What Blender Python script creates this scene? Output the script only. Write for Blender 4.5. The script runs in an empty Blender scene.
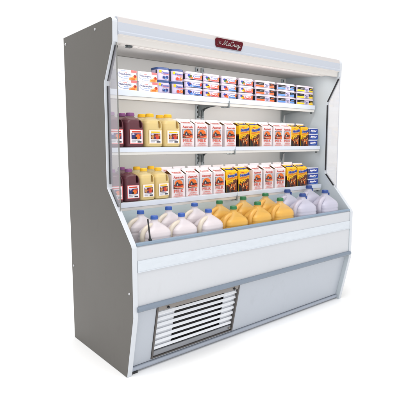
import bpy, bmesh, math, random
from mathutils import Vector, Matrix
random.seed(7)
sc = bpy.context.scene
COL = sc.collection

# ------------------------------------------------------------------ materials
def srgb(c):
    c = c / 255.0
    return c / 12.92 if c <= 0.04045 else ((c + 0.055) / 1.055) ** 2.4

MATS = {}
def mat(name, rgb, rough=0.5, metal=0.0, lin=False, bump=0.0, bscale=60.0, bstretch=(1, 1, 1), sss=0.0,
        sssr=0.02, mott=0.0, mscale=3.0, spec=0.5, coat=0.0, rvar=0.0, wear=0.0, see=0.0):
    """procedural principled material; rgb 0-255 srgb (or linear)"""
    if name in MATS:
        return MATS[name]
    m = bpy.data.materials.new(name); m.use_nodes = True
    nt = m.node_tree; b = nt.nodes['Principled BSDF']
    c = tuple(rgb) if lin else tuple(srgb(v) for v in rgb)
    b.inputs['Base Color'].default_value = (*c, 1)
    b.inputs['Roughness'].default_value = rough
    b.inputs['Metallic'].default_value = metal
    b.inputs['Specular IOR Level'].default_value = spec
    b.inputs['Coat Weight'].default_value = coat
    if sss:
        b.inputs['Subsurface Weight'].default_value = sss
        b.inputs['Subsurface Radius'].default_value = (1, .9, .8)
        b.inputs['Subsurface Scale'].default_value = sssr
    if mott or bump or rvar:
        tc = nt.nodes.new('ShaderNodeTexCoord'); mp = nt.nodes.new('ShaderNodeMapping')
        nt.links.new(tc.outputs['Object'], mp.inputs[0]); mp.inputs['Scale'].default_value = bstretch
    if mott or rvar:
        n = nt.nodes.new('ShaderNodeTexNoise'); n.inputs['Scale'].default_value = mscale
        n.inputs['Detail'].default_value = 5
        nt.links.new(mp.outputs[0], n.inputs[0])
        if mott:
            mx = nt.nodes.new('ShaderNodeMix'); mx.data_type = 'RGBA'
            mx.inputs[6].default_value = (*[v * (1 - mott) for v in c], 1)
            mx.inputs[7].default_value = (*[min(1, v * (1 + mott)) for v in c], 1)
            nt.links.new(n.outputs[0], mx.inputs[0]); nt.links.new(mx.outputs[2], b.inputs['Base Color'])
        if rvar:
            mr = nt.nodes.new('ShaderNodeMapRange'); mr.inputs[3].default_value = max(0.02, rough - rvar)
            mr.inputs[4].default_value = rough + rvar
            nt.links.new(n.outputs[0], mr.inputs[0]); nt.links.new(mr.outputs[0], b.inputs['Roughness'])
    if wear:        # sparse scuffs and rub marks
        tc2 = nt.nodes.new('ShaderNodeTexCoord'); mp2 = nt.nodes.new('ShaderNodeMapping'); mp2.inputs['Scale'].default_value = (5, 9, 2.2)
        nt.links.new(tc2.outputs['Object'], mp2.inputs[0])
        nw = nt.nodes.new('ShaderNodeTexNoise'); nw.inputs['Scale'].default_value = 2.6; nw.inputs['Detail'].default_value = 9; nw.inputs['Roughness'].default_value = .72
        nt.links.new(mp2.outputs[0], nw.inputs[0])
        cr = nt.nodes.new('ShaderNodeValToRGB'); cr.color_ramp.elements[0].position = .56; cr.color_ramp.elements[1].position = .72
        cr.color_ramp.elements[0].color = (1, 1, 1, 1); cr.color_ramp.elements[1].color = (1-wear, 1-wear*1.05, 1-wear*1.15, 1)
        nt.links.new(nw.outputs[0], cr.inputs[0])
        mu = nt.nodes.new('ShaderNodeMix'); mu.data_type = 'RGBA'; mu.blend_type = 'MULTIPLY'; mu.inputs[0].default_value = 1
        src = b.inputs['Base Color'].links[0].from_socket if b.inputs['Base Color'].is_linked else None
        if src: nt.links.new(src, mu.inputs[6])
        else: mu.inputs[6].default_value = (*c, 1)
        nt.links.new(cr.outputs[0], mu.inputs[7]); nt.links.new(mu.outputs[2], b.inputs['Base Color'])
    if see:         # thin translucent plastic
        out = nt.nodes['Material Output']; t = nt.nodes.new('ShaderNodeBsdfTransparent'); t.inputs[0].default_value = (.96, .95, .94, 1)
        ms = nt.nodes.new('ShaderNodeMixShader'); ms.inputs[0].default_value = see
        nt.links.new(b.outputs[0], ms.inputs[1]); nt.links.new(t.outputs[0], ms.inputs[2]); nt.links.new(ms.outputs[0], out.inputs[0])
    if bump:
        n2 = nt.nodes.new('ShaderNodeTexNoise'); n2.inputs['Scale'].default_value = bscale
        n2.inputs['Detail'].default_value = 3
        nt.links.new(mp.outputs[0], n2.inputs[0])
        bp = nt.nodes.new('ShaderNodeBump'); bp.inputs['Strength'].default_value = bump
        bp.inputs['Distance'].default_value = 0.002
        nt.links.new(n2.outputs[0], bp.inputs['Height']); nt.links.new(bp.outputs[0], b.inputs['Normal'])
    MATS[name] = m
    return m

def glass_mat():
    m = bpy.data.materials.new('acrylic_reflection_haze'); m.use_nodes = True
    nt = m.node_tree; nt.nodes.clear()
    out = nt.nodes.new('ShaderNodeOutputMaterial')
    tr = nt.nodes.new('ShaderNodeBsdfTransparent'); tr.inputs[0].default_value = (.94, .945, .94, 1)
    df = nt.nodes.new('ShaderNodeBsdfDiffuse'); df.inputs[0].default_value = (.74, .72, .80, 1)  # lilac diffuse share paints the white reflected in the acrylic
    gl = nt.nodes.new('ShaderNodeBsdfGlossy'); gl.inputs['Roughness'].default_value = .05
    m1 = nt.nodes.new('ShaderNodeMixShader'); m2 = nt.nodes.new('ShaderNodeMixShader')
    m2.inputs[0].default_value = .045
    n = nt.nodes.new('ShaderNodeTexNoise'); n.inputs['Scale'].default_value = 4
    tc = nt.nodes.new('ShaderNodeTexCoord'); nt.links.new(tc.outputs['Object'], n.inputs[0])
    mr = nt.nodes.new('ShaderNodeMapRange'); mr.inputs[3].default_value = .15; mr.inputs[4].default_value = .20
    nt.links.new(n.outputs[0], mr.inputs[0])
    nt.links.new(mr.outputs[0], m1.inputs[0])
    nt.links.new(tr.outputs[0], m1.inputs[1]); nt.links.new(df.outputs[0], m1.inputs[2])
    nt.links.new(m1.outputs[0], m2.inputs[1]); nt.links.new(gl.outputs[0], m2.inputs[2])
    nt.links.new(m2.outputs[0], out.inputs[0])
    return m

M_side   = mat('taupe_painted_steel', (0.088, 0.081, 0.071), .42, lin=True, wear=.09, mott=.05, mscale=2.0, bump=.06, bscale=260, rvar=.08)
M_white  = mat('white_enamel', (0.525, 0.54, 0.57), .35, lin=True, wear=.035, mott=.05, mscale=1.3, bump=.03, bscale=140, rvar=.08)
M_edge   = mat('white_edge_trim', (0.55, 0.575, 0.615), .35, lin=True, mott=.02)
M_inner  = mat('interior_white_enamel', (0.80, 0.795, 0.78), .4, lin=True, mott=.025, mscale=2.5, bump=.03, bscale=90)
M_innerS = mat('interior_side_enamel', (0.52, 0.57, 0.60), .35, lin=True, mott=.03, mscale=2.0)
M_fascia = mat('blue_white_fascia', (0.45, 0.48, 0.54), .3, lin=True, mott=.015, rvar=.06)
M_fasctop= mat('warm_white_fascia', (0.53, 0.50, 0.495), .45, lin=True, mott=.02)
M_lip    = mat('cream_lip', (0.66, 0.635, 0.61), .45, lin=True, mott=.02)
M_ceil   = mat('warm_grey_honeycomb', (0.74, 0.715, 0.69), .6, lin=True, mott=.06, mscale=30)
M_rail   = mat('blue_white_price_rail', (0.64, 0.685, 0.765), .25, lin=True, mott=.03, mscale=6)
M_railc  = mat('cream_shelf_lip', (0.70, 0.685, 0.655), .4, lin=True, mott=.02)
M_shelf  = mat('shelf_enamel', (0.74, 0.74, 0.73), .4, lin=True)
M_lower = mat('shaded_white_enamel', (0.425, 0.455, 0.505), .35, lin=True, wear=.06, mott=.02, mscale=1.5, bump=.03, bscale=140, rvar=.08)  # white enamel, weaker floor bounce put into a darker, bluer tone
M_bumper = mat('blue_grey_vinyl_bumper', (0.17, 0.21, 0.265), .38, lin=True, wear=.12, mott=.05, mscale=8)
M_caprail= mat('blue_grey_anodised_rail', (0.20, 0.27, 0.35), .3, lin=True, mott=.08, mscale=10)
M_grail = mat('grey_rail', (0.24, 0.25, 0.275), .35, lin=True, mott=.05, mscale=9)
M_kick = mat('kick_grey', (0.32, 0.355, 0.42), .35, lin=True, wear=.18, mott=.08, mscale=7)
M_black  = mat('black_rubber', (0.018, 0.018, 0.02), .5, lin=True)
M_dark   = mat('dark_recess', (0.012, 0.011, 0.012), .8, lin=True)
M_steel  = mat('grey_zinc_steel', (0.27, 0.30, 0.31), .4, .55, lin=True, mott=.15, mscale=30)
M_brk    = mat('dark_bracket_steel', (0.10, 0.115, 0.12), .45, .4, lin=True, mott=.15, mscale=30)
M_gframe = mat('brown_grey_grille_frame', (0.225, 0.205, 0.19), .45, .2, lin=True, mott=.08, mscale=12)
M_gdark  = mat('dark_grille_frame', (0.10, 0.09, 0.085), .5, .2, lin=True)
M_slat   = mat('white_grille_slat', (0.72, 0.74, 0.78), .32, lin=True, mott=.02)
M_gside  = mat('grey_grille_baffle', (0.58, 0.60, 0.64), .4, lin=True, mott=.05)
M_liner  = mat('pale_blue_basin_liner', (0.50, 0.585, 0.62), .4, lin=True, mott=.03)
M_strip  = mat('clear_price_strip', (0.56, 0.60, 0.65), .12, lin=True, mott=.07, mscale=14, bump=.5, bscale=22, bstretch=(1, 1, 3))
M_screw  = mat('bright_screw', (0.5, 0.5, 0.52), .25, .6, lin=True)
M_glass  = glass_mat()
M_gedge  = mat('acrylic_edge', (0.19, 0.19, 0.18), .25, lin=True)
M_floor  = mat('white_studio_floor', (0.97, 0.97, 0.97), .9, lin=True, spec=0.0)
M_plate  = mat('maroon_nameplate', (0.085, 0.002, 0.008), .45, lin=True, mott=.1, mscale=30, spec=.15)
M_silver = mat('silver_lettering', (0.50, 0.48, 0.47), .35, .1, lin=True)

# ------------------------------------------------------------------ helpers
def link_mesh(name, bm, mats, parent=None, smooth=False, bevel=0, bseg=2, loc=None):
    bmesh.ops.recalc_face_normals(bm, faces=bm.faces)
    me = bpy.data.meshes.new(name); bm.to_mesh(me); bm.free()
    for m in (mats if isinstance(mats, (list, tuple)) else [mats]):
        me.materials.append(m)
    if smooth:
        for p in me.polygons: p.use_smooth = True
    o = bpy.data.objects.new(name, me); COL.objects.link(o)
    if parent is not None:
        o.parent = parent
    if loc is not None:
        o.location = loc
    if bevel:
        md = o.modifiers.new('bevel', 'BEVEL'); md.width = bevel; md.segments = bseg
        md.limit_method = 'ANGLE'; md.angle_limit = math.radians(40); md.harden_normals = False
    return o

def box(bm, x0, x1, y0, y1, z0, z1, mi=0):
    v = [bm.verts.new(p) for p in ((x0,y0,z0),(x1,y0,z0),(x1,y1,z0),(x0,y1,z0),(x0,y0,z1),(x1,y0,z1),(x1,y1,z1),(x0,y1,z1))]
    for f in ((0,3,2,1),(4,5,6,7),(0,1,5,4),(1,2,6,5),(2,3,7,6),(3,0,4,7)):
        bm.faces.new([v[i] for i in f]).material_index = mi

def prism_x(bm, prof, x0, x1, mi=0, mis=None, end0=None, end1=None):
    """prof: list of (y,z); extruded along x. mis: per side material"""
    a = [bm.verts.new((x0, y, z)) for y, z in prof]; b = [bm.verts.new((x1, y, z)) for y, z in prof]
    n = len(prof)
    bm.faces.new(a[::-1]).material_index = mi if end0 is None else end0
    bm.faces.new(b).material_index = mi if end1 is None else end1
    for i in range(n):
        j = (i + 1) % n
        bm.faces.new((a[i], a[j], b[j], b[i])).material_index = (mis[i] if mis else mi)

def tube(bm, pts, r, seg=10, mi=0, cap=True):
    pts = [Vector(p) for p in pts]; rings = []
    for i, p in enumerate(pts):
        t = (pts[min(i+1, len(pts)-1)] - pts[max(i-1, 0)]).normalized()
        up = Vector((0, 1, 0)) if abs(t.y) < .9 else Vector((1, 0, 0))
        s = t.cross(up).normalized(); q = s.cross(t)
        rr = r[i] if isinstance(r, (list, tuple)) else r
        rings.append([bm.verts.new(p + s*math.cos(a)*rr + q*math.sin(a)*rr) for a in [2*math.pi*k/seg for k in range(seg)]])
    for a, b in zip(rings, rings[1:]):
        for k in range(seg):
            bm.faces.new((a[k], a[(k+1)%seg], b[(k+1)%seg], b[k])).material_index = mi
    if cap:
        bm.faces.new(rings[0][::-1]).material_index = mi; bm.faces.new(rings[-1]).material_index = mi

def loft(bm, rings, seg=32, mi=0, mats=None):
    """rings: (z,cx,cy,rx,ry,n) superellipse"""
    rr = []
    for (z, cx, cy, rx, ry, n) in rings:
        row = []
        for k in range(seg):
            a = 2*math.pi*(k+.5)/seg; c, s = math.cos(a), math.sin(a)
            row.append(bm.verts.new((cx + rx*math.copysign(abs(c)**(2/n), c), cy + ry*math.copysign(abs(s)**(2/n), s), z)))
        rr.append(row)
    for i, (a, b) in enumerate(zip(rr, rr[1:])):
        for k in range(seg):
            bm.faces.new((a[k], a[(k+1)%seg], b[(k+1)%seg], b[k])).material_index = (mats[i] if mats else mi)
    bm.faces.new(rr[0][::-1]).material_index = mats[0] if mats else mi
    bm.faces.new(rr[-1]).material_index = mats[-1] if mats else mi

def thing(name, loc, rz=0.0):
    o = bpy.data.objects.new(name, None); COL.objects.link(o)
    o.empty_display_size = .05
    o.location = loc; o.rotation_euler = (0, 0, rz)
    return o

def tag(o, label, cat, group=None):
    o['label'] = label; o['category'] = cat
    if group: o['group'] = group

def dup(o, parent=None):
    c = o.copy(); COL.objects.link(c)
    if parent is not None: c.parent = parent
    for ch in list(o.children): dup(ch, c)
    return c

# text -> polygons
_TXT = {}
def text_mesh(s):
    if s in _TXT: return _TXT[s]
    cu = bpy.data.curves.new('t', 'FONT'); cu.body = s; cu.size = 1; cu.resolution_u = 4
    o = bpy.data.objects.new('t', cu); COL.objects.link(o)
    dg = bpy.context.evaluated_depsgraph_get(); dg.update()
    me = bpy.data.meshes.new_from_object(o.evaluated_get(dg))
    vs = [(v.co.x, v.co.y) for v in me.vertices]; fs = [tuple(p.vertices) for p in me.polygons]
    bpy.data.objects.remove(o); bpy.data.curves.remove(cu); bpy.data.meshes.remove(me)
    x0, x1 = min(v[0] for v in vs), max(v[0] for v in vs); y0, y1 = min(v[1] for v in vs), max(v[1] for v in vs)
    vs = [((x-x0)/(x1-x0)-.5, (y-y0)/(y1-y0)-.5) for x, y in vs]
    _TXT[s] = (vs, fs)
    return _TXT[s]

def art(name, items, mp, parent, base=.0007, step=.00022):
    """flat printed artwork.  mp(u,v,h)->xyz.  items painted in order, each a touch higher than the last."""
    bm = bmesh.new(); mats = []; h = base
    def mi(m):
        if m not in mats: mats.append(m)
        return mats.index(m)
    for it in items:
        k = it[0]; h += step
        if k == 'r':
            _, u0, v0, u1, v1, m = it
            n = 28 if abs(u1-u0) > .05 else 10
            for i in range(n):
                a, b = u0+(u1-u0)*i/n, u0+(u1-u0)*(i+1)/n
                bm.faces.new([bm.verts.new(mp(*p, h)) for p in ((a,v0),(b,v0),(b,v1),(a,v1))]).material_index = mi(m)
        elif k == 'e':
            _, cu, cv, ru, rv, m = it
            bm.faces.new([bm.verts.new(mp(cu+ru*math.cos(a), cv+rv*math.sin(a), h)) for a in [2*math.pi*q/20 for q in range(20)]]).material_index = mi(m)
        elif k == 'p':
            _, pts, m = it
            bm.faces.new([bm.verts.new(mp(u, v, h)) for u, v in pts]).material_index = mi(m)
        elif k == 'l':      # stroke polyline
            _, pts, w, m = it
            for (a, b), (c, d) in zip(pts, pts[1:]):
                L = math.hypot(c-a, d-b) or 1e-6; nx, ny = -(d-b)/L*w/2, (c-a)/L*w/2; ex, ey = (c-a)/L*w*.3, (d-b)/L*w*.3
                h += step*.05
                bm.faces.new([bm.verts.new(mp(*p, h)) for p in ((a+nx-ex,b+ny-ey),(a-nx-ex,b-ny-ey),(c-nx+ex,d-ny+ey),(c+nx+ex,d+ny+ey))]).material_index = mi(m)
        elif k == 'n':      # broad-nib pen stroke
            _, pts, (nx, ny), m = it
            for (a, b), (c, d) in zip(pts, pts[1:]):
                h += step*.02
                for ox, oy in ((nx, ny), (ny*.5, -nx*.5)):
                    try: bm.faces.new([bm.verts.new(mp(*p, h)) for p in ((a-ox,b-oy),(c-ox,d-oy),(c+ox,d+oy),(a+ox,b+oy))]).material_index = mi(m)
                    except ValueError: pass
        elif k == 't':
            _, s, cu, cv, w, hh, m = it[:7]
            rot = it[7] if len(it) > 7 else 0; sh = it[8] if len(it) > 8 else 0
            vs, fs = text_mesh(s); ca, sa = math.cos(rot), math.sin(rot)
            for ex in (-.03, 0, .03):
                vv = []; h += step*.1
                for x, y in vs:
                    X, Y = x*w + y*hh*sh + ex*hh, y*hh
                    vv.append(bm.verts.new(mp(cu + X*ca - Y*sa, cv + X*sa + Y*ca, h)))
                for f in fs:
                    try: bm.faces.new([vv[i] for i in f]).material_index = mi(m)
                    except ValueError: pass
    for f in bm.faces: f.normal_update()
    me = bpy.data.meshes.new(name); bm.to_mesh(me); bm.free()
    for m in mats: me.materials.append(m)
    o = bpy.data.objects.new(name, me); COL.objects.link(o); o.parent = parent
    return o

def front(y):   # artwork on a face looking to -y
    return lambda u, v, h: (u, y - h, v)

# ------------------------------------------------------------------ world, floor, lamps
w = bpy.data.worlds.new('World'); sc.world = w; w.use_nodes = True
w.node_tree.nodes['Background'].inputs[0].default_value = (1, 1, 1, 1)
w.node_tree.nodes['Background'].inputs[1].default_value = 1.05

bm = bmesh.new()
vs = [bm.verts.new((.95+60*math.cos(2*math.pi*k/64), .3+60*math.sin(2*math.pi*k/64), 0)) for k in range(64)]
bm.faces.new(vs)
fl = link_mesh('floor', bm, M_floor); fl['kind'] = 'structure'

def area(name, loc, target, size, power, color=(1, 1, 1)):
    l = bpy.data.lights.new(name, 'AREA'); l.shape = 'DISK'; l.size = size; l.energy = power; l.color = color
    o = bpy.data.objects.new(name, l); COL.objects.link(o); o.location = loc
    o.rotation_euler = (Vector(target) - Vector(loc)).to_track_quat('-Z', 'Y').to_euler()
    return o
area('overhead_softbox', (-.5, -1.1, 5.8), (.6, .1, 0), 4.4, 185, (1, .99, .98))
area('front_softbox', (-.2, -4.4, 1.7), (1.0, .4, 1.15), 2.4, 14, (1, .985, .97))

def strip(name, loc, target, length, width, power):
    l = bpy.data.lights.new(name, 'AREA'); l.shape = 'RECTANGLE'; l.size = length; l.size_y = width; l.energy = power; l.color = (1, .99, .97)
    o = bpy.data.objects.new(name, l); COL.objects.link(o); o.location = loc
    o.rotation_euler = (Vector(target) - Vector(loc)).to_track_quat('-Z', 'Y').to_euler()
    return o
# the case's own tube behind canopy lip; unseen fill strips added under each shelf
strip('canopy_tube', (.95, .20, 1.688), (.95, .52, 1.2), 1.7, .04, 2.4)
strip('shelf_fill', (.95, .365, 1.458), (.95, .62, 1.33), 1.7, .02, 1.15)
strip('shelf_fill', (.95, .305, 1.148), (.95, .62, 1.00), 1.7, .02, 1.15)
strip('shelf_fill', (.95, .285, .852), (.95, .40, .72), 1.7, .02, .5)

# ------------------------------------------------------------------ the refrigerated case
W, T = 1.90, .03
case = thing('display_case', (.95, .36, 0))
tag(case, 'white open-front refrigerated dairy display case with taupe side panel and louvred grille', 'display case')
OFF = (-.95, -.36, 0)
def part(name, bm, mats, parent=None, **k):
    if parent is None: return link_mesh(name, bm, mats, case, loc=OFF, **k)
    return link_mesh(name, bm, mats, parent, **k)

def arc(c, r, a0, a1, n):
    return [(c[0]+r*math.cos(math.radians(a0+(a1-a0)*i/n)), c[1]+r*math.sin(math.radians(a0+(a1-a0)*i/n))) for i in range(n+1)]
PROF = [(.72, .0), (.72, 1.802)] + arc((.162, 1.778), .026, 80, 180, 5) + [(.140, 1.687), (.239, 1.500), (.239, .973), (.006, .706), (.0, .692), (.0, .342), (.075, .0)]
for x0, x1, side in ((0, T, 0), (W-T, W, 1)):
    bm = bmesh.new()
    ms = [2]*len(PROF)
    ms[0] = 0
    prism_x(bm, PROF, x0, x1, 2, ms, end0=0 if side == 0 else 1, end1=1 if side == 0 else 0)
    ep = part('end_panel', bm, [M_side, M_innerS, M_edge], bevel=.003)
    # black gaskets that hold the acrylic in the cut-away of the panel
    g0, g1 = (T-.014, T+.001) if side == 0 else (W-T-.001, W-T+.0075)
    segs = [((.146,1.672),(.2355,1.512)), ((.2365,1.486),(.2365,.990)), ((.232,.962),(.158,.877))]
    for a, b in segs:
        bm = bmesh.new()
        d = Vector((b[0]-a[0], b[1]-a[1])).normalized(); n = Vector((d.y, -d.x))
        if n.x > 0: n = -n
        P4 = [(a[0]+n.x*.006, a[1]+n.y*.006), (b[0]+n.x*.006, b[1]+n.y*.006), (b[0]-n.x*.003, b[1]-n.y*.003), (a[0]-n.x*.003, a[1]-n.y*.003)]
        prism_x(bm, P4, g0, g1)
        part('gasket', bm, M_black, ep, bevel=.001)
    # acrylic
    gx = .020 if side == 0 else W-.020
    bm = bmesh.new()
    prism_x(bm, [(.139, 1.684), (.236, 1.498), (.236, .974), (.139, .863)], gx-.002, gx+.002)
    gl = part('acrylic_panel', bm, M_glass)
    bm = bmesh.new()
    box(bm, gx-.003, gx+.003, .1345, .1388, .862, 1.684)
    part('edge_strip', bm, M_gedge if side == 0 else M_edge, gl, bevel=.001)
    if side == 0:
        for y, z in ((.690, 1.762), (.317, 1.774), (.031, .459), (.690, .465)):
            bm = bmesh.new()
            bmesh.ops.create_cone(bm, cap_ends=True, segments=14, radius1=.0075, radius2=.0055, depth=.004,
                                  matrix=Matrix.Translation((-.002, y, z)) @ Matrix.Rotation(-math.pi/2, 4, 'Y'))
            part('screw', bm, M_screw, ep, bevel=.001)

# back wall, canopy
YB = .645
bm = bmesh.new(); box(bm, T+.0005, W-T-.0005, YB, .715, .06, 1.728); part('back_wall', bm, M_inner)
bm = bmesh.new()
CAN = [(.715, 1.803), (.158, 1.811), (.140, 1.806), (.1365, 1.780), (.1345, 1.738), (.129, 1.735), (.129, 1.722), (.150, 1.719), (.152, 1.690), (.158, 1.685), (.172, 1.687), (.172,1.700), (.644, 1.730), (.715, 1.730)]
prism_x(bm, CAN, T+.0005, W-T-.0005, 0, [1, 1, 1, 0, 0, 0, 3, 2, 2, 2, 3, 3, 3, 3])
can = part('canopy', bm, [M_fascia, M_fasctop, M_lip, M_ceil], bevel=.0025)
# honeycomb slot strip and small clip of the air curtain outlet
bm = bmesh.new()
for i in range(46):
    x = .06 + i*.0388
    box(bm, x, x+.034, .215, .275, 1.7005, 1.7055)
part('air_outlet', bm, M_ceil, can)
bm = bmesh.new(); box(bm, .104, .132, .172, .20, 1.678, 1.692); part('clip', bm, M_brk, can, bevel=.002)
# nameplate
bm = bmesh.new()
a0, a1, zc = .457, .862, 1.7595
PL = [(.651, 1.752), (.658, 1.744), (.848, 1.744), (.854, 1.751), (.868, 1.786), (.862, 1.795), (.660, 1.795), (.652, 1.787)]
a = [bm.verts.new((x, .1328-.0035, z)) for x, z in PL]; b = [bm.verts.new((x, .138, z)) for x, z in PL]
bm.faces.new(a); bm.faces.new(b[::-1])
for i in range(len(PL)):
    j = (i+1) % len(PL); bm.faces.new((a[i], b[i], b[j], a[j]))
npl = part('nameplate', bm, M_plate, can, bevel=.0015)
SCRIPT = [  # pen strokes of the lettering, letter box units (x advance, height 1 = capital)
    [(-.06,.10),(.02,.02),(.10,.16),(.20,.60),(.30,1.0),(.33,.60),(.38,.06),(.50,.45),(.68,1.0),(.70,.55),(.74,.08),(.82,.02),(.90,.14)],
    [(1.22,.42),(1.14,.52),(1.03,.42),(.98,.20),(1.03,.04),(1.14,.02),(1.26,.16)],
    [(1.86,.80),(1.82,.96),(1.68,1.0),(1.50,.84),(1.40,.50),(1.44,.16),(1.58,.01),(1.74,.05),(1.88,.22)],
    [(1.90,.16),(1.98,.40),(2.02,.54),(2.03,.46),(2.12,.46),(2.14,.30),(2.15,.08),(2.24,.04),(2.32,.18)],
    [(2.64,.44),(2.52,.52),(2.40,.40),(2.36,.18),(2.42,.03),(2.54,.10),(2.64,.42),(2.62,.12),(2.68,.02),(2.80,.16)],
    [(2.80,.50),(2.86,.48),(2.88,.20),(2.96,.06),(3.06,.20),(3.16,.50),(3.08,.02),(2.98,-.30),(2.84,-.40),(2.76,-.30),(2.86,-.14),(3.10,.02),(3.30,.20)]]
it = []
for st in SCRIPT:
    P = []
    for q in range(len(st)-1):      # catmull-rom smoothing
        p0, p1, p2, p3 = st[max(q-1,0)], st[q], st[q+1], st[min(q+2, len(st)-1)]
        for k in range(5):
            t = k/5
            P.append(tuple(.5*(2*p1[c]+(p2[c]-p0[c])*t+(2*p0[c]-5*p1[c]+4*p2[c]-p3[c])*t*t+(3*p1[c]-p0[c]-3*p2[c]+p3[c])*t**3) for c in (0, 1)))
    P.append(st[-1])
    it.append(('n', [(.700+.0425*x+.010*y, 1.7590+.0265*y) for x, y in P], (.0021, .0014), M_silver))
it += [('n', [(.662+.5*(x-.486), y+.006) for x, y in [(.487,1.748),(.492,1.762),(.503,1.772),(.510,1.768),(.504,1.756),(.494,1.746),(.486,1.750),(.492,1.758),(.508,1.760),(.526,1.766),(.540,1.772)]], (.0009, .0007), M_silver),
       ('n', [(.675+.4*(x-.512), y+.006) for x, y in [(.512,1.754),(.516,1.761),(.521,1.755),(.527,1.762),(.533,1.755),(.545,1.758)]], (.0008, .0007), M_silver)]
art('lettering', it, front(.1293), npl, base=.0003)

# shelf uprights with slots
for x in (.085, .922, .972, 1.822):
    bm = bmesh.new(); box(bm, x-.012, x+.012, YB-.012, YB-.0005, .60, 1.72)
    up = part('upright', bm, M_innerS, bevel=.0015)
    bm = bmesh.new()
    z = .64
    while z < 1.7:
        box(bm, x-.003, x+.003, YB-.0132, YB-.0118, z, z+.016); z += .032
    part('slots', bm, M_black, up)

def bracket(parent, x, yf, z):
    """pressed steel cantilever arm: deep at the upright, thin at the front"""
    bm = bmesh.new()
    P = [(YB-.011, z+.002), (YB-.011, z-.075), (YB-.028, z-.075), (YB-.032, z-.045), (YB-.05, z-.030), (YB-.10, z-.020), (yf+.055, z-.010), (yf+.05, z+.002), (YB-.08, z+.002)]
    prism_x(bm, P, x-.003, x+.003)
    box(bm, x-.007, x+.007, YB-.024, YB-.0128, z-.085, z-.004)
    box(bm, x-.010, x+.010, yf+.052, yf+.10, z-.0205, z-.0145)
    return part('bracket', bm, M_steel, parent, bevel=.001)

for yf, zt, zb in ((.330, 1.488, 1.438), (.272, 1.177, 1.137), (.250, .882, .838)):
    for si, (x0, x1) in enumerate(((.036, .9455), (.9485, 1.848))):
        bm = bmesh.new()
        # tray
        prism_x(bm, [(yf+.012, zt), (YB-.02, zt), (YB-.02, zt-.022), (yf+.012, zt-.022)], x0+.002, x1-.002)
        sh = part('shelf', bm, M_shelf, bevel=.0015)
        bm = bmesh.new()
        hz = zt-zb; zm = zt-hz*.62
        prism_x(bm, [(yf, zt+.0005), (yf+.0115, zt+.0005), (yf+.0115, zm), (yf+.001, zm)], x0, x1)
        part('price_rail', bm, M_rail, sh, bevel=.0012)
        bm = bmesh.new()
        prism_x(bm, [(yf+.004, zm-.001), (yf+.0115, zm-.001), (yf+.0155, zb), (yf+.007, zb)], x0+.001, x1-.001)
        part('shelf_lip', bm, M_railc, sh, bevel=.0012)
        if si == 0:
            bracket(sh, .085, yf, zt-.023); bracket(sh, .932, yf, zt-.023)
            bm = bmesh.new(); box(bm, x1-.007, x1-.001, yf-.003, yf+.02, zb-.010, zt-.016); box(bm, x1-.036, x1-.001, yf+.017, yf+.045, zb-.010, zb-.004)
            part('joint_clip', bm, M_steel, sh, bevel=.001)
        else:
            bracket(sh, .962, yf, zt-.023); bracket(sh, 1.812, yf, zt-.023)
            bm = bmesh.new(); bmesh.ops.create_cone(bm, cap_ends=True, segments=12, radius1=.008, radius2=.008, depth=.012,
                              matrix=Matrix.Translation((x1-.014, yf+.025, zb-.006)))
            part('stop_peg', bm, M_brk, sh)

# small white hook above the top shelf
bm = bmesh.new(); tube(bm, [(1.60, YB-.001, 1.655), (1.60, YB-.03, 1.668), (1.603, YB-.04, 1.69)], .006, 8); box(bm, 1.575, 1.612, YB-.008, YB+.001, 1.645, 1.665)
part('wall_hook', bm, M_slat, smooth=False)

# basin
bm = bmesh.new()
prism_x(bm, [(.024, .545), (.44, .545), (.644, .62), (.644, .545+.0), (.644, .53), (.024, .53)], T+.001, W-T-.001)
part('basin_floor', bm, M_liner)
bm = bmesh.new(); prism_x(bm, [(.33, .558), (.352, .80), (.352, .845), (.362, .845), (.362, .545), (.34, .545)], T+.001, W-T-.001)
part('basin_back', bm, M_liner)
# front body
bm = bmesh.new(); prism_x(bm, [(.006, .392), (.024, .392), (.024, .698), (.012, .698), (.006, .690)], T+.0008, W-T-.0008)
fp = part('front_panel', bm, M_white, bevel=.002)
bm = bmesh.new(); box(bm, T+.003, W-T-.003, .0022, .0055, .566, .625); box(bm, T+.003, W-T-.003, .0006, .0020, .566, .570); 
part('price_strip', bm, M_strip, fp)
bm = bmesh.new(); prism_x(bm, [(.0045, .6985), (.027, .6985), (.027, .710), (.022, .7135), (.009, .7135), (.0045, .7095)], T+.001, W-T-.001)
part('top_rail', bm, M_caprail, bevel=.002)
# bumper: rounded vinyl extrusion
bm = bmesh.new()
bprof = arc((-.002, .380), .0135, 270, 90, 8); bprof = [(y*1.0, z) for y, z in bprof] + [(.012, .3935), (.012, .3665)]
prism_x(bm, bprof, T-.006, W-T+.008)
bump = part('bumper', bm, M_bumper, smooth=False, bevel=.001)
bm = bmesh.new(); prism_x(bm, [(.005, .3615), (.012, .3615), (.012, .3662), (.005, .3662)], T, W-T); part('bumper_track', bm, M_gdark, bump)
# lower panel (slopes back), in three sheets around the grille opening
def sl(z, rec=.034): return .075*(1-z/.342)+rec
GX0, GX1, GZ0, GZ1 = .160, .760, .042, .356
TH = .012
def slab(bm, x0, x1, z0, z1, mi=0, r0=.034, r1=.046):
    prism_x(bm, [(sl(z0, r0), z0), (sl(z1, r0), z1), (sl(z1, r1), z1), (sl(z0, r1), z0)], x0, x1, mi)
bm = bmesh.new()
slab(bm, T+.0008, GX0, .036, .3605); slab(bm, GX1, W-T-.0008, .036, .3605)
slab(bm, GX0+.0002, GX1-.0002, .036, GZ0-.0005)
lp = part('lower_panel', bm, M_lower, bevel=.0012)
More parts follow.
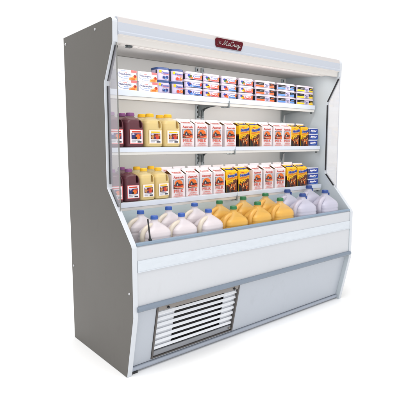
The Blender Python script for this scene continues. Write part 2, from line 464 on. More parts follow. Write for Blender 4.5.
# kick strip
bm = bmesh.new()
prism_x(bm, [(sl(.0)-.034+.018, .010), (sl(.03, .018), .020), (sl(.034, .022), .0335), (sl(.034, .06), .0335), (sl(.0, .06), .010)], T+.001, W-T-.001)
part('kick_strip', bm, M_kick, bevel=.004)
bm = bmesh.new(); box(bm, T+.004, T+.042, .088, .14, 0, .011); box(bm, .4, 1.5, .12, .20, 0, .0095)
part('base_foot', bm, M_black)
# grille
bm = bmesh.new()
fw = .011
slab(bm, GX0+.001, GX0+fw, GZ0+.001, GZ1, 1, .028, .05); slab(bm, GX1-fw, GX1-.001, GZ0+.001, GZ1, 1, .028, .05)
slab(bm, GX0+fw+.0002, GX1-fw-.0002, GZ1-.029, GZ1, 0, .030, .05)
slab(bm, GX0+fw+.0002, GX1-fw-.0002, GZ0+.001, GZ0+.008, 1, .030, .05)
gr = part('grille', bm, [M_gframe, M_gdark], bevel=.001)
bm = bmesh.new(); slab(bm, GX0+fw+.001, GX1-fw-.001, GZ0+.0085, GZ0+.040, 0, .036, .05); part('lower_rail', bm, M_grail, gr, bevel=.006)
bm = bmesh.new()
slab(bm, GX0+fw, GX1-fw, GZ0+.04, GZ1-.01, 0, .085, .09)
part('backing', bm, M_dark, gr)
bm = bmesh.new()
slab(bm, GX0+fw, GX0+fw+.125, GZ0+.04, GZ1-.01, 0, .052, .056)
part('baffle', bm, M_gside, gr)
bm = bmesh.new(); slab(bm, GX1-fw-.09, GX1-fw, GZ0+.04, GZ1-.01, 0, .052, .056)
part('baffle', bm, M_gside, gr)
zs = GZ0+.050; pitch = .0345
for i in range(7):
    z = zs + i*pitch
    bm = bmesh.new()
    # angled blade
    prism_x(bm, [(sl(z, .038), z), (sl(z, .038)-.002, z+.003), (sl(z+.016, .044), z+.0165), (sl(z+.016, .044)+.004, z+.0155)], GX0+fw+.001, GX1-fw-.001)
    part('slat', bm, M_slat, gr, bevel=.0008)
for x in (.232, .712):
    bm = bmesh.new()
    bmesh.ops.create_cone(bm, cap_ends=True, segments=14, radius1=.0075, radius2=.006, depth=.010,
                          matrix=Matrix.Translation((x, sl(.337, .025), .338)) @ Matrix.Rotation(math.pi/2, 4, 'X'))
    part('fastener', bm, M_black, gr, bevel=.0015)
bm = bmesh.new(); bmesh.ops.create_cone(bm, cap_ends=True, segments=12, radius1=.008, radius2=.006, depth=.008,
                          matrix=Matrix.Translation((GX1-.03, sl(.07, .03), .068)) @ Matrix.Rotation(math.pi/2, 4, 'X'))
part('screw', bm, M_gframe, gr)
# black upright probe strip clipped to the top rail
bm = bmesh.new()
prism = [(.102, .826), (.110, .826), (.1235, .7137), (.1145, .7137)]
a = [bm.verts.new((x, .017, z)) for x, z in prism]; b = [bm.verts.new((x, .0205, z)) for x, z in prism]
bm.faces.new(a); bm.faces.new(b[::-1])
for i in range(4):
    j = (i+1) % 4; bm.faces.new((a[i], b[i], b[j], a[j]))
box(bm, .112, .1265, .0145, .0262, .7137, .7235)
part('marker_strip', bm, M_black, bevel=.0008)

# ------------------------------------------------------------------ products
def pm(name, rgb, rough=.4, **k): return mat('print_'+name, rgb, rough, spec=.35, **k)
P_white = pm('carton_white', (222, 212, 214)); P_red = pm('red', (196, 62, 40)); P_orange = pm('orange', (220, 104, 30))
P_pink = pm('pink_red', (204, 92, 78)); P_brown = pm('brown', (96, 44, 24)); P_tan = pm('tan', (188, 130, 78)); P_black = pm('black', (26, 20, 20))
P_yel = pm('yellow', (236, 184, 20)); P_blue = pm('royal_blue', (38, 62, 150)); P_lblue = pm('light_blue', (90, 140, 205)); P_navy = pm('navy', (30, 48, 110))
P_white2 = pm('bright_white', (232, 228, 232)); P_grey = pm('grey', (130, 128, 136)); P_green = pm('green', (60, 110, 50)); P_dgrey = pm('dark_grey', (52, 52, 62))
P_cream = pm('cream', (226, 200, 150)); P_rose = pm('rose_tag', (222, 110, 110)); P_lav = pm('lavender_white', (192, 182, 208)); P_purple = pm('purple_fruit', (78, 42, 84))
P_side = pm('carton_fold_shade', (150, 112, 76)); P_sky=pm('pale_grey',(176,176,182))
ORD = ['first', 'second', 'third', 'fourth', 'fifth', 'sixth', 'seventh', 'eighth', 'ninth', 'tenth', 'eleventh']

def carton(kind):
    root = thing('milk_carton' if kind == 'milk' else 'chocolate_milk_carton', (0, 0, 0))
    w, d, h, r = .049, .049, .136, .158
    bm = bmesh.new()
    # 0 paper, 1 fold/side, 2 dark side
    v = {}
    for sx in (-1, 1):
        for sy in (-1, 1):
            v[sx, sy, 0] = bm.verts.new((sx*w, sy*d, 0)); v[sx, sy, 1] = bm.verts.new((sx*w, sy*d, h))
        v[sx, 'r'] = bm.verts.new((sx*w, 0, r)); v[sx, 'f'] = bm.verts.new((sx*w*.93, 0, r-.006)); 
    bm.faces.new([v[-1,-1,0], v[1,-1,0], v[1,-1,1], v[-1,-1,1]])
    bm.faces.new([v[1,1,0], v[-1,1,0], v[-1,1,1], v[1,1,1]])
    bm.faces.new([v[-1,1,0], v[1,1,0], v[1,-1,0], v[-1,-1,0]])
    for sx in (-1, 1):
        bm.faces.new([v[sx,-1,0], v[sx,1,0], v[sx,1,1], v[sx,-1,1]]).material_index = 2
    bm.faces.new([v[-1,-1,1], v[1,-1,1], v[1,'r'], v[-1,'r']])
    bm.faces.new([v[1,1,1], v[-1,1,1], v[-1,'r'], v[1,'r']])
    for sx in (-1, 1):      # folded-in gable ends, their shading painted tan
        q = bm.verts.new((sx*w*.55, 0, h+.006))
        bm.faces.new([v[sx,-1,1], q, v[sx,'r']]).material_index = 1
        bm.faces.new([v[sx,1,1], v[sx,'r'], q]).material_index = 1
        bm.faces.new([v[sx,-1,1], v[sx,1,1], q]).material_index = 1
    paper = P_white if kind == 'milk' else P_yel
    bm.verts.ensure_lookup_table()
    link_mesh('body', bm, [paper, P_side, paper], root, bevel=.0012)
    bm = bmesh.new(); box(bm, -w, w, -.0016, .0016, r-.001, r+.010); link_mesh('top_fin', bm, P_white2, root, bevel=.0006)
    slope = Vector((0, d, r-h)).normalized(); nrm = Vector((0, -(r-h), d)).normalized()
    def gm(u, vv, hh): 
        p = Vector((u, -d, h)) + slope*vv + nrm*hh
        return tuple(p)
    if kind == 'milk':
        it = [('t', 'Aantvah', 0, .1185, .072, .0145, P_red), ('t', 'Aantvah', .0006, .1187, .072, .0145, P_red),
              ('r', -.037, .0515, .037, .1055, P_dgrey), ('r', -.035, .0535, .035, .1035, P_sky), ('e', 0, .081, .030, .0225, P_orange),
              ('r', -.035, .0535, .035, .071, P_red), ('p', [(-.035,.071),(.035,.071),(.035,.077),(.020,.079),(-.022,.078),(-.035,.076)], P_brown),
              ('p', [(-.020,.068),(-.020,.084),(-.010,.093),(.000,.084),(.000,.068)], P_dgrey), ('p', [(.001,.068),(.001,.080),(.019,.080),(.019,.068)], P_black),
              ('r', -.013, .070, -.007, .080, P_sky), ('r', .006, .071, .014, .075, P_tan), ('p', [(-.035,.0535),(-.012,.0535),(-.018,.066),(-.035,.064)], P_brown),
              ('p', [(.008,.0535),(.035,.0535),(.035,.067),(.022,.063)], P_orange), ('l', [(-.030,.059),(-.004,.061),(.028,.058)], .0025, P_cream),
              ('t', 'MILK', 0, .0385, .068, .0185, P_pink), ('t', 'MILK', .0007, .0387, .068, .0185, P_pink),
              ('t', 'AAMMA', 0, .0195, .056, .008, P_pink), ('t', 'NINIIN', 0, .0110, .060, .0045, P_pink), ('r', -.040, .0055, .040, .0075, P_pink)]
        art('printed_front', it, front(-d), root)
        art('printed_gable', [('t', 'Aantvah', 0, .026, .068, .018, P_pink), ('r', -.03, .008, .03, .0105, P_pink)], gm, root)
    else:
        it = [('p', [(-.0485,.0005),(.0485,.0005),(.0485,.080),(.034,.084),(.022,.076),(.010,.082),(-.002,.062),(-.014,.056),(-.028,.048),(-.0485,.052)], P_brown),
              ('p', [(-.0485,.0005),(-.016,.0005),(-.022,.022),(-.036,.038),(-.0485,.042)], P_black),
              ]
        rr = random.Random(5)
        for q in range(26):
            a, b = rr.uniform(-.034, .040), rr.uniform(.004, .062); ra, rb = rr.uniform(.004, .010), rr.uniform(.004, .011)
            m = rr.choice([P_tan, P_brown, P_brown, P_tan, P_black, P_orange, P_cream])
            it.append(('p', [(max(-.048, min(.048, a+ra*rr.uniform(.6, 1.2)*math.cos(t))), max(.001, b+rb*rr.uniform(.6, 1.2)*math.sin(t))) for t in [k*math.pi/4 for k in range(8)]], m))
        it += [
              ('p', [(-.042,.088),(.044,.099),(.044,.094),(-.042,.083)], P_orange),
              ('p', [(-.034,.052),(.010,.068),(.006,.080),(-.036,.068)], P_yel), ('l', [(-.028,.058),(-.024,.065),(-.019,.060),(-.014,.068),(-.009,.063),(-.004,.071),(.000,.066)], .0032, P_brown)]
        art('printed_side', [('r', -.0485, .0005, .0485, .07, P_black), ('r', -.0485, .07, .0485, .08, P_brown)], lambda u, v, h: (-w-h, u, v), root)
        for du, dv in ((-.0022,0),(.0022,0),(0,-.0022),(0,.0022),(-.0016,.0016),(.0016,.0016),(.0016,-.0016),(-.0016,-.0016)):
            it.append(('t', 'Nesquik', .001+du, .108+dv, .084, .024, P_white2, .13, .1))
        for du, dv in ((-.0011,0),(.0011,0),(0,.0009),(0,-.0009)):
            it.append(('t', 'Nesquik', .001+du, .108+dv, .084, .024, P_blue, .13, .1))
        it.append(('r', -.034, .124, -.008, .128, P_red))
        art('printed_front', it, front(-d), root)
        art('printed_gable', [('t', 'Nesquik', .004+a, .027, .076, .028, P_blue, .06) for a in (-.001, 0, .001)], gm, root)
    return root

def jug_mesh(name, rings, vox, mats, slot=None):
    bm = bmesh.new(); loft(bm, rings, 40)
    bmesh.ops.recalc_face_normals(bm, faces=bm.faces)
    me = bpy.data.meshes.new('tmp'); bm.to_mesh(me); bm.free()
    o = bpy.data.objects.new('tmp', me); COL.objects.link(o)
    cut = None
    if slot:            # grip slot right through the body leaves a handle on its outer side
        cx_, zc_, hw, hh = slot
        b2 = bmesh.new()
        ring = [(cx_+hw*math.cos(t), zc_+(hh-hw if math.sin(t) > 0 else hw-hh)+hw*math.sin(t)) for t in [2*math.pi*(k+.5)/24 for k in range(24)]]
        fa = [b2.verts.new((x-.008, -.09, z)) for x, z in ring]; fb = [b2.verts.new((x+.004, .09, z)) for x, z in ring]
        b2.faces.new(fa); b2.faces.new(fb[::-1])
        for k in range(24): b2.faces.new((fa[k], fb[k], fb[(k+1)%24], fa[(k+1)%24]))
        bmesh.ops.recalc_face_normals(b2, faces=b2.faces)
        mc = bpy.data.meshes.new('cut'); b2.to_mesh(mc); b2.free()
        cut = bpy.data.objects.new('cut', mc); COL.objects.link(cut)
        bo = o.modifiers.new('b', 'BOOLEAN'); bo.object = cut; bo.operation = 'DIFFERENCE'; bo.solver = 'EXACT'
    r = o.modifiers.new('r', 'REMESH'); r.mode = 'VOXEL'; r.voxel_size = vox
    s = o.modifiers.new('s', 'SMOOTH'); s.iterations = 3; s.factor = .5
    dg = bpy.context.evaluated_depsgraph_get(); dg.update()
    m2 = bpy.data.meshes.new_from_object(o.evaluated_get(dg)); bpy.data.objects.remove(o)
    if cut: bpy.data.objects.remove(cut)
    m2.name = name; m2.materials.clear(); m2.materials.append(mats)
    for p in m2.polygons: p.use_smooth = True
    return m2

def cap_mesh(r, h, m, z, cx=0, tab=False):
    bm = bmesh.new()
    loft(bm, [(z, cx, 0, r, r, 2), (z+h*.85, cx, 0, r*.97, r*.97, 2), (z+h, cx, 0, r*.88, r*.88, 2)], 28)
    for k in range(28):     # knurled grip
        a = 2*math.pi*k/28
        c = Vector((cx+math.cos(a)*r, math.sin(a)*r, z))
        t = Vector((-math.sin(a), math.cos(a), 0))*r*.045; n = Vector((math.cos(a), math.sin(a), 0))*r*.035
        q = [bm.verts.new(p) for p in (c-t, c+t, c+t+Vector((0,0,h*.8))-n*.5, c-t+Vector((0,0,h*.8))-n*.5, c+n)]
        bm.faces.new((q[0], q[1], q[4])); bm.faces.new((q[1], q[2], q[4])); bm.faces.new((q[2], q[3], q[4])); bm.faces.new((q[3], q[0], q[4]))
    if tab:
        box(bm, cx+r*.55, cx+r*1.0, -r*.95, -r*.6, z-h*.75, z+h*.15)
    return bm

# gallon jugs in the basin
GRINGS = [(.0, 0, 0, .070, .050, 4), (.006, 0, 0, .080, .058, 4.5), (.03, 0, 0, .083, .061, 4.5), (.138, 0, 0, .083, .061, 4.5), (.1435, 0, 0, .0808, .0588, 4.5),
          (.147, 0, 0, .0808, .0588, 4.5), (.1525, .001, 0, .083, .061, 4.5), (.172, .002, 0, .0805, .059, 4.2), (.185, .004, 0, .071, .054, 3.6), (.199, .005, 0, .054, .045, 2.9),
          (.213, .003, 0, .035, .033, 2.3), (.223, 0, 0, .022, .022, 2), (.230, 0, 0, .0185, .0185, 2), (.248, 0, 0, .0175, .0175, 2)]
GH = [(-.012, -.010, .212), (-.034, -.014, .209), (-.058, -.018, .201), (-.078, -.020, .186), (-.089, -.021, .163), (-.090, -.021, .138), (-.084, -.018, .112), (-.070, -.014, .094)]
GHR = [.010, .0125, .0135, .014, .0145, .0145, .014, .012]
J_milk = mat('milk_jug_plastic', (0.74, 0.69, 0.73), .30, lin=True, see=.36, sss=.35, sssr=.02, mott=.03, mscale=9, bump=.12, bscale=30)
J_water = mat('cool_milk_jug_plastic', (0.60, 0.59, 0.69), .30, lin=True, see=.42, sss=.35, sssr=.02, mott=.05, mscale=9, bump=.12, bscale=30)
J_oj = mat('orange_juice_plastic', (0.78, 0.50, 0.12), .30, lin=True, see=.45, sss=.3, sssr=.02, mott=.06, mscale=9, bump=.12, bscale=30)
J_grape = mat('grape_juice_plastic', (0.20, 0.06, 0.08), .25, lin=True, see=.5, mott=.25, mscale=7, bump=.1, bscale=30)
J_lemon = mat('lemonade_plastic', (0.80, 0.68, 0.36), .28, lin=True, see=.45, sss=.3, sssr=.02, mott=.05, mscale=8, bump=.1, bscale=30)
C_blue = mat('blue_cap', (0.03, 0.10, 0.40), .35, lin=True); C_dblue = mat('navy_cap', (0.02, 0.06, 0.25), .35, lin=True)
C_green = mat('green_cap', (0.02, 0.17, 0.06), .35, lin=True); C_purple = mat('purple_cap', (0.24, 0.07, 0.22), .35, lin=True); C_yellow = mat('yellow_cap', (0.86, 0.50, 0.015), .35, lin=True)
L_milk = mat('milk', (0.78, 0.71, 0.68), .5, lin=True); L_cool = mat('skim_milk', (0.56, 0.56, 0.68), .5, lin=True)
L_oj = mat('orange_juice', (0.82, 0.43, 0.03), .5, lin=True, mott=.08, mscale=14); L_grape = mat('grape_juice', (0.05, 0.008, 0.014), .3, lin=True, mott=.2, mscale=10)
L_lemon = mat('yellow_juice', (0.80, 0.56, 0.12), .5, lin=True, mott=.1, mscale=10)
def fill(rings, top, d):
    out = []
    for a, b in zip(rings, rings[1:]):
        if a[0] <= top: out.append((a[0], a[1], a[2], max(.006, a[3]-d), max(.006, a[4]-d), a[5]))
        if a[0] < top < b[0]:
            t = (top-a[0])/(b[0]-a[0]); q = [a[k]+(b[k]-a[k])*t for k in range(6)]
            out.append((top, q[1], q[2], q[3]-d, q[4]-d, q[5]))
    out[0] = (d, *out[0][1:])
    return [r_ for k, r_ in enumerate(out) if k == 0 or r_[0] > out[k-1][0]+1e-5]
gc_milk = jug_mesh('milk_contents', fill(GRINGS, .196, .004), .004, L_milk)
gm_milk = jug_mesh('milk_jug_body', GRINGS, .0034, J_milk)
def recolour(me, m, name):
    c = me.copy(); c.name = name; c.materials.clear(); c.materials.append(m); return c
gc_water = recolour(gc_milk, L_cool, 'skim_contents'); gc_oj = jug_mesh('juice_contents', fill(GRINGS, .183, .004), .004, L_oj)
gm_water = recolour(gm_milk, J_water, 'cool_jug_body'); gm_oj = recolour(gm_milk, J_oj, 'orange_juice_jug_body')

H_milk = mat('cream_handle_plastic', (0.61, 0.545, 0.46), .34, lin=True, sss=.3, mott=.08, mscale=12)
H_oj = mat('amber_handle_plastic', (0.64, 0.35, 0.07), .34, lin=True, sss=.3, mott=.08, mscale=12)
H_water = mat('cool_handle_plastic', (0.47, 0.45, 0.53), .34, lin=True, sss=.3, mott=.08, mscale=12)
def gallon(name, me, cap, tab):
    root = thing(name, (0, 0, 0))
    b = bpy.data.objects.new('body', me); COL.objects.link(b); b.parent = root
    b = bpy.data.objects.new('contents', {C_blue: gc_milk, C_green: gc_oj}.get(cap, gc_water)); COL.objects.link(b); b.parent = root
    bm = bmesh.new(); tube(bm, GH, GHR, 12)
    h = link_mesh('handle', bm, {C_blue: H_milk, C_green: H_oj}.get(cap, H_water), root, smooth=True)
    sd = h.modifiers.new('sub', 'SUBSURF'); sd.levels = sd.render_levels = 2
    link_mesh('cap', cap_mesh(.0205, .0185, cap, .2365, 0, tab), cap, root, smooth=False)
    return root
G = {'m': gallon('milk_jug', gm_milk, C_blue, False), 'w': gallon('milk_jug', gm_water, C_dblue, True), 'o': gallon('orange_juice_jug', gm_oj, C_green, False)}
used = set()
def place(key, proto, loc, rz, label, cat, group, scale=1.0):
    o = proto if key not in used else dup(proto)
    used.add(key)
    o.location = loc; o.rotation_euler = (0, 0, rz)
    o.scale = scale if isinstance(scale, tuple) else (scale,)*3
    tag(o, label, cat, group)
    return o
FR = [(.190,.826,'m'),(.367,.822,'m'),(.559,.826,'m'),(.756,.826,'o'),(.965,.835,'o'),(1.178,.843,'o'),(1.412,.855,'w'),(1.669,.862,'w')]
BK = [(.179,.841,'m'),(.364,.846,'m'),(.551,.850,'m'),(.748,.849,'o'),(.953,.858,'o'),(1.163,.866,'o'),(1.390,.875,'w'),(1.633,.889,'w')]
desc = {'m': 'white milk jug with bright blue cap', 'o': 'orange juice jug with green cap', 'w': 'bluish milk jug with navy blue cap'}
fpos = {0: 'behind the black upright strip', 1: 'second from the left', 2: 'beside the first orange juice jug', 3: 'left of its row mates', 4: 'middle of three', 5: 'nearest the bluish jugs',
        6: 'left one of two, beside the orange jugs', 7: 'rightmost, near the right end panel'}
for row, (lst, y, rn) in enumerate(((FR, .088, 'front row of basin'), (BK, .205, 'back row of basin'))):
    cnt = {}
    for i, (x, zc, k) in enumerate(lst):
        s = [1.0, 1.0, 1.02, 1.05, 1.08, 1.10, 1.15, 1.19][i]
        z = zc - .255*s
        if z < .546: s = (zc-.546)/.255; z = .546
        sy = .98 if row == 0 else .95
        j = cnt.get(k, 0); cnt[k] = j+1
        if k in 'mo': where = ('leftmost of three', 'middle of three', 'rightmost of three')[j]
        else: where = ('left of the pair', 'right of the pair')[j]
        place('g'+k, G[k], (x, y, z), math.radians(random.uniform(-7, 7)), f'{desc[k]}, {where}, {rn}', 'jug',
              {'m': 'white milk jugs in the basin', 'o': 'orange juice jugs in the basin', 'w': 'bluish milk jugs in the basin'}[k], (s*.95, s*sy, s))

# riser shelf the jugs stand on: stepped wire-free deck following their bases
# half-gallon juice jugs on the shelves
HR = [(.0, 0, 0, .046, .044, 4), (.005, 0, 0, .055, .052, 4.5), (.02, 0, 0, .0575, .054, 4.5), (.110, 0, 0, .0575, .054, 4.5), (.126, 0, 0, .0565, .053, 4.2), (.140, 0, 0, .051, .049, 3.4),
      (.150, -.001, 0, .039, .039, 2.6), (.156, -.002, 0, .026, .026, 2), (.162, 0, 0, .0205, .0205, 2), (.172, 0, 0, .0195, .0195, 2)]
hm_g = jug_mesh('grape_juice_body', HR, .0022, J_grape, (.036, .121, .0085, .021))
hc_g = jug_mesh('grape_contents', fill(HR, .143, .003), .003, L_grape, (.036, .121, .0125, .025)); hc_l = recolour(hc_g, L_lemon, 'yellow_contents')
hm_l = recolour(hm_g, J_lemon, 'lemonade_body')
def halfgal(name, me, cap, kind):
    root = thing(name, (0, 0, 0))
    b = bpy.data.objects.new('body', me); COL.objects.link(b); b.parent = root
    b = bpy.data.objects.new('contents', hc_g if kind == 'g' else hc_l); COL.objects.link(b); b.parent = root
    link_mesh('cap', cap_mesh(.0225, .017, cap, .163), cap, root)
    fruit = P_purple if kind == 'g' else P_brown
    bord = P_rose if kind == 'g' else P_cream
    it = [('r', -.041, .018, .041, .092, bord), ('r', -.038, .021, .038, .089, P_white2), ('r', -.028, .076, .028, .084, P_red if kind == 'g' else P_yel),
          ('r', -.031, .043, .031, .073, fruit), ('e', -.018, .055, .010, .010, P_navy if kind == 'g' else P_tan), ('e', .010, .055, .014, .013, P_orange if kind == 'g' else P_red), ('e', -.004, .049, .008, .006, P_black if kind == 'g' else P_purple),
          ('e', .022, .064, .007, .006, P_red if kind == 'g' else P_tan), ('e', -.020, .068, .008, .004, P_lav), ('r', -.030, .036, .020, .039, P_grey), ('r', -.030, .027, -.004, .032, P_sky), ('r', .006, .025, .030, .032, P_dgrey)]
    art('label', it, front(-.0545), root, base=.0005)
    return root
H = {'g': halfgal('grape_juice_jug', hm_g, C_purple, 'g'), 'l': halfgal('lemonade_jug', hm_l, C_yellow, 'l')}
hd = {'g': 'purple juice jug', 'l': 'pale yellow juice jug'}
Z1, Z2, Z3 = 1.4885, 1.1775, .8825
for sname, z, yf, xs, xb, sc_ in (('upper', Z2, .335, [.082, .204, .331, .456], [.068, .215, .350, .478], 1.05), ('lower', Z3, .318, [.072, .176, .273, .372], [.085, .196, .298, .398], .99)):
    for rown, xx, y in (('front', xs, yf), ('back', xb, yf+.115)):
        for i, x in enumerate(xx):
            k = 'g' if i < 2 else 'l'
            side = ('left' if i % 2 == 0 else 'right')
            extra = {('g', 0): 'next to the left acrylic panel', ('g', 1): 'beside the yellow juice', ('l', 0): 'beside the purple juice', ('l', 1): 'beside the milk cartons'}[(k, i % 2)]
            s = sc_*(1.02 if rown == 'back' else 1)
            place('h'+k, H[k], (x, y, z), math.radians(random.uniform(-4, 4)), f'{hd[k]}, {rown} row, {sname} drinks shelf, {extra}', 'jug',
                  {'g': 'grape juice jugs on the shelves', 'l': 'lemonade jugs on the shelves'}[k], (s*(1.0 if sname == 'upper' else .9), s*.98, s))

# cartons
CT = {'m': carton('milk'), 'c': carton('choc')}
cd = {'m': 'white milk carton with orange picture', 'c': 'yellow and brown chocolate milk carton'}
seq = 'mmmmccmmmcc'
up = [(.570), .683, .803, .924, 1.045, 1.148, 1.264, 1.380, 1.481, 1.575, 1.680]
lo = [.482, .590, .700, .805, .912, 1.027, 1.152, 1.267, 1.394, 1.516, 1.634]
for sname, z, y, xs in (('upper', Z2, .342, up), ('lower', Z3, .320, lo)):
    for rown in ('front', 'back'):
        nc = {'m': 0, 'c': 0}
        for i, (k, x) in enumerate(zip(seq, xs)):
            grp = ('left four' if i < 4 else 'left pair' if i < 6 else 'right three' if i < 9 else 'right pair')
            st = (0, 4, 6, 9)[('left four', 'left pair', 'right three', 'right pair').index(grp)]
            kk = k if rown == 'front' else 'm'
            yy = y if rown == 'front' else y + .112
            xx = x + (0 if rown == 'front' else .022) + random.uniform(-.0015, .0015)
            if rown == 'front':
                lab = f'{cd[k]}, {ORD[i-st]} of {grp}, {sname} drinks shelf'
            else:
                lab = f'white carton top directly behind {ORD[i-st]} carton of the {grp}, {sname} drinks shelf'
            wsc = .99 if sname == 'upper' else .97
            if k == 'c' and sname == 'upper': wsc *= .92
            if sname == 'lower' and i >= 8: wsc *= 1.08
            place('c'+kk, CT[kk], (xx, yy+random.uniform(-.003, .004), z), math.radians(random.uniform(-2.5, 2.5)), lab, 'carton',
                  'cartons on the drinks shelves', (wsc, 1, 1.0 if rown == 'front' else 1.03))

# blue boxes stacked at the right end of both shelves
def butter():
    root = thing('butter_box', (0, 0, 0))
    bm = bmesh.new(); box(bm, -.053, .053, -.045, .045, 0, .0405); link_mesh('body', bm, pm('pack_white', (214, 214, 224)), root, bevel=.0015)
    it = [('r', -.0525, .003, .0525, .036, P_blue), ('r', -.0525, .003, -.040, .036, P_navy),
          ('l', [(-.034,.018),(-.026,.027),(-.022,.016),(-.014,.026),(-.008,.018),(.0,.025),(.008,.018),(.014,.027),(.022,.019),(.034,.024)], .0062, P_white2),
          ('r', -.020, .008, .028, .0105, P_lblue), ('p', [(.030,.004),(.050,.004),(.050,.012)], P_lblue)]
    art('printed_front', it, front(-.045), root)
    def sd(u, v, h): return (-.053-h, u, v)
    art('printed_side', [('r', -.0445, .003, .0445, .036, P_navy)], sd, root)
    return root
BT = butter()
for sname, z, y, x, s in (('upper', Z2, .338, 1.788, 1.0), ('lower', Z3, .316, 1.768, 1.16)):
    for i, nm in enumerate(('bottom', 'middle', 'top')):
        place('b', BT, (x+random.uniform(-.002, .002), y+random.uniform(-.002, .002), z+i*.0408*(1.1 if s == 1.0 else 1.06)), math.radians(random.uniform(-2, 2)),
              f'dark blue box with white lettering, {nm} of the stack on the {sname} drinks shelf', 'box', 'blue boxes stacked at the right end', (s, 1, 1.1 if s == 1.0 else 1.06))

# top shelf ------------------------------------------------------------
def cheese():
    root = thing('cream_cheese_box', (0, 0, 0))
    bm = bmesh.new(); box(bm, -.061, .061, -.035, .035, 0, .0525); link_mesh('body', bm, P_white2, root, bevel=.0015)
    it = [('e', -.014, .027, .043, .0205, P_lblue), ('e', -.014, .027, .0415, .0192, P_white2), ('r', -.026, .037, -.002, .0395, P_rose),
          ('t', 'Philadelphia', -.014, .0275, .074, .0125, P_navy), ('t', 'CREAM', -.010, .0165, .036, .0055, P_lblue),
          ('p', [(.026,.0405),(.0605,.0405),(.0605,.052),(.026,.052)], P_rose),
          ('p', [(.012,.001),(.0605,.001),(.0605,.026),(.046,.030),(.030,.016),(.014,.013)], pm('cheesecake', (232, 158, 92))), ('p', [(.018,.004),(.050,.004),(.050,.012),(.022,.010)], P_orange),
          ('e', .050, .021, .009, .008, P_red), ('e', .050, .0245, .005, .003, P_brown), ('p', [(.014,.001),(.0605,.001),(.0605,.004)], P_cream)]
    art('printed_front', it, front(-.035), root)
    return root
CB = cheese()
for i, x in enumerate((.193, .327)):
    for j, nm in enumerate(('bottom', 'top')):
        place('cb', CB, (x+random.uniform(-.003,.003), .375+random.uniform(-.002,.002), Z1+j*.0545), math.radians(random.uniform(-2, 2)),
              f'white cream cheese box with blue oval, {nm} of the {"left" if i == 0 else "right"} stack on the top shelf', 'box', 'cream cheese boxes on the top shelf', (1.01, 1, 1.03))

def wrap(rx, ry, n):
    """map u (arc metres, roughly) round the front of a superellipse cup"""
    def f(u, v, h):
        x = max(-rx*.999, min(rx*.999, u)); y = -ry*(1-(abs(x)/rx)**n)**(1/n)
        return (x*(1+h/rx), y-h, v)
    return f

def yog(kind):
    root = thing('yogurt_tub', (0, 0, 0))
    bm = bmesh.new(); loft(bm, [(0, 0, 0, .044, .043, 3), (.004, 0, 0, .0455, .0445, 3), (.060, 0, 0, .0475, .046, 3)], 40)
    link_mesh('cup', bm, [P_lav], root, smooth=False, bevel=.001)
    bm = bmesh.new(); loft(bm, [(.0602, 0, 0, .0485, .0485, 2.6), (.071, 0, 0, .0485, .0485, 2.6), (.0725, 0, 0, .0465, .0465, 2.6)], 40)
    link_mesh('lid', bm, mat('blue_lid', (0.03, 0.065, 0.20), .35, lin=True), root)
    it = [('r', -.0457, .002, -.043, .058, P_dgrey), ('r', -.036, .042, -.023, .056, P_yel), ('t', 'Daanao', .002, .044, .050, .013, P_blue, .03), ('r', -.012, .034, .030, .037, P_rose)]
    if kind == 'b':
        it += [('e', -.008, .017, .009, .008, P_navy), ('e', .012, .018, .010, .009, P_navy), ('e', .003, .012, .006, .004, P_lblue), ('e', -.009, .019, .003, .003, P_lblue)]
    else:
        it += [('e', -.010, .016, .010, .009, P_red), ('e', .014, .017, .011, .010, P_orange), ('e', .002, .012, .006, .004, P_rose), ('e', .015, .020, .003, .003, P_cream)]
    f = wrap(.0467, .0455, 3)
    art('printed_wrap', it, lambda u, v, h: f(u, v, h+.002), root)
    return root
# generic wording: lettering on these tubs is unreadable in the photograph
YT = {'b': yog('b'), 'r': yog('r')}
for x, k, nm in ((.440, 'b', 'blueberry pictured yogurt tub with blue lid'), (.5425, 'r', 'red fruit pictured yogurt tub with blue lid')):
    for j, lv in enumerate(('bottom', 'top')):
        place('y'+k, YT[k], (x, .3855, Z1+j*.0728), math.radians(random.uniform(-6, 6)), f'{nm}, {lv} of its stack, top shelf', 'tub', 'blue lidded tubs on the top shelf')

def small(kind):
    root = thing('cream_cheese_tub', (0, 0, 0))
    bm = bmesh.new(); loft(bm, [(0, 0, 0, .059, .040, 6), (.003, 0, 0, .061, .042, 6), (.034, 0, 0, .063, .044, 6)], 40)
    link_mesh('cup', bm, P_dgrey, root)
    bm = bmesh.new(); loft(bm, [(.0342, 0, 0, .066, .046, 6), (.0445, 0, 0, .066, .046, 6), (.0465, 0, 0, .064, .044, 6)], 40)
    link_mesh('lid', bm, mat('pinkish_white_lid', (0.60, 0.52, 0.58), .4, lin=True), root)
    pal = {'g': (P_green, P_red, P_orange), 'u': (P_blue, P_blue, P_red), 'r': (P_red, P_lblue, P_orange), 'y': (P_yel, P_red, P_orange)}[kind]
    it = [('r', -.0622, .003, .0622, .033, P_lav), ('e', -.034, .017, .014, .012, pal[0]), ('e', -.024, .010, .010, .006, P_orange if kind != 'u' else P_lblue), ('r', -.010, .004, .056, .0125, {'g': P_rose, 'u': P_lblue, 'r': P_lblue, 'y': P_rose}[kind]), ('e', .020, .0215, .030, .010, P_white2), ('t', 'Crearn', .016, .0222, .056, .0125, P_blue if kind != 'y' else P_red, .06, .2),
          ('e', -.044, .024, .008, .006, P_blue), ('e', .052, .026, .008, .005, P_red), ('l', [(.000,.008),(.006,.0125),(.010,.008),(.016,.013),(.022,.008),(.028,.013),(.036,.009)], .0035, pal[1]), ('e', .045, .020, .007, .010, pal[2]), ('e', -.032, .022, .005, .004, P_brown)]
    f = wrap(.0628, .0438, 6)
    art('printed_wrap', it, lambda u, v, h: f(u, v, h+.0005), root)
    return root
ST = {k: small(k) for k in 'gury'}
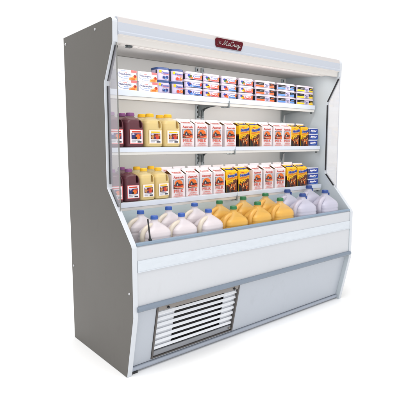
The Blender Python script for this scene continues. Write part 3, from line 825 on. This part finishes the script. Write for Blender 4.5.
kd = {'g': 'green and red print', 'u': 'blue print', 'r': 'red print', 'y': 'yellow and red print'}
cols = [(.663, 'uug'), (.806, 'yyg'), (.956, 'rrg'), (1.112, 'yyg')]
for ci, (x, ks) in enumerate(cols):
    for j, k in enumerate(ks):
        place('s'+k, ST[k], (x+random.uniform(-.002, .002), .3845, Z1+j*.0470), math.radians(random.uniform(-2, 2)),
              f'small white-lidded tub with {kd[k]}, {("bottom","middle","top")[j]} of {ORD[ci]} stack beyond blue-lidded tubs', 'tub', 'small white lidded tubs on the top shelf', (1.03, 1, 1))

def flat(kind):
    root = thing('dip_tub', (0, 0, 0))
    c = {'o': pm('bright_orange', (232, 92, 24)), 'b': P_lblue, 'y': pm('bright_yellow', (240, 196, 16))}[kind]
    bm = bmesh.new(); loft(bm, [(0, 0, 0, .090, .045, 8), (.003, 0, 0, .092, .046, 8), (.034, 0, 0, .096, .048, 8)], 48)
    link_mesh('cup', bm, P_dgrey, root)
    bm = bmesh.new(); loft(bm, [(.0342, 0, 0, .100, .051, 8), (.0445, 0, 0, .100, .051, 8), (.0465, 0, 0, .098, .049, 8)], 48)
    link_mesh('lid', bm, mat('pinkish_white_lid', (0.60, 0.52, 0.58), .4), root)
    it = [('r', -.0950, .002, .0950, .033, P_lav), ('r', -.091, .017, .086, .033, P_black), ('r', -.091, .004, .088, .0155, c), ('r', -.016, .004, .034, .033, P_lav),
          ('t', 'Mam', .008, .021, .034, .013, P_navy), ('e', .008, .010, .014, .004, P_grey), ('r', -.062, .022, -.026, .026, P_grey), ('r', .046, .022, .076, .026, c)]
    f = wrap(.0957, .0478, 8)
    art('printed_wrap', it, lambda u, v, h: f(u, v, h+.0005), root)
    return root
FT = {k: flat(k) for k in 'oby'}
for x, k, nm in ((1.302, 'o', 'orange'), (1.523, 'b', 'blue'), (1.745, 'y', 'yellow')):
    for j in range(3):
        place('f'+k, FT[k], (x+random.uniform(-.003, .003), .3905, Z1+j*.0470), math.radians(random.uniform(-1.5, 1.5)),
              f'wide flat tub with {nm} and black band, {("bottom","middle","top")[j]} of its stack on the top shelf', 'tub', 'wide flat tubs on the top shelf', (1.0, 1, 1))

# ------------------------------------------------------------------ camera
cx, cy, cz, yaw, pitch, roll, fpx = CAM = (-1.09060640, -1.86231438, 1.19505047, 0.683520534, 0.123577032, -0.00264285344, 450.828292)
fwd = Vector((math.sin(yaw)*math.cos(pitch), math.cos(yaw)*math.cos(pitch), -math.sin(pitch)))
r = Vector((math.cos(yaw), -math.sin(yaw), 0)); u = r.cross(fwd)
r2 = r*math.cos(roll) + u*math.sin(roll); u2 = -r*math.sin(roll) + u*math.cos(roll)
cam = bpy.data.cameras.new('camera'); co = bpy.data.objects.new('camera', cam); COL.objects.link(co)
co.matrix_world = Matrix(((r2.x, u2.x, -fwd.x, cx), (r2.y, u2.y, -fwd.y, cy), (r2.z, u2.z, -fwd.z, cz), (0, 0, 0, 1)))
cam.sensor_width = 36; cam.lens = fpx/400*36; cam.clip_start = .05; cam.clip_end = 500
sc.camera = co
sc.view_settings.view_transform = 'Standard'; sc.view_settings.look = 'None'
sc.view_settings.exposure = 0; sc.view_settings.gamma = 1
sc.render.engine = 'CYCLES'
sc.cycles.use_denoising = True
sc.cycles.max_bounces = 10; sc.cycles.diffuse_bounces = 6; sc.cycles.transparent_max_bounces = 12
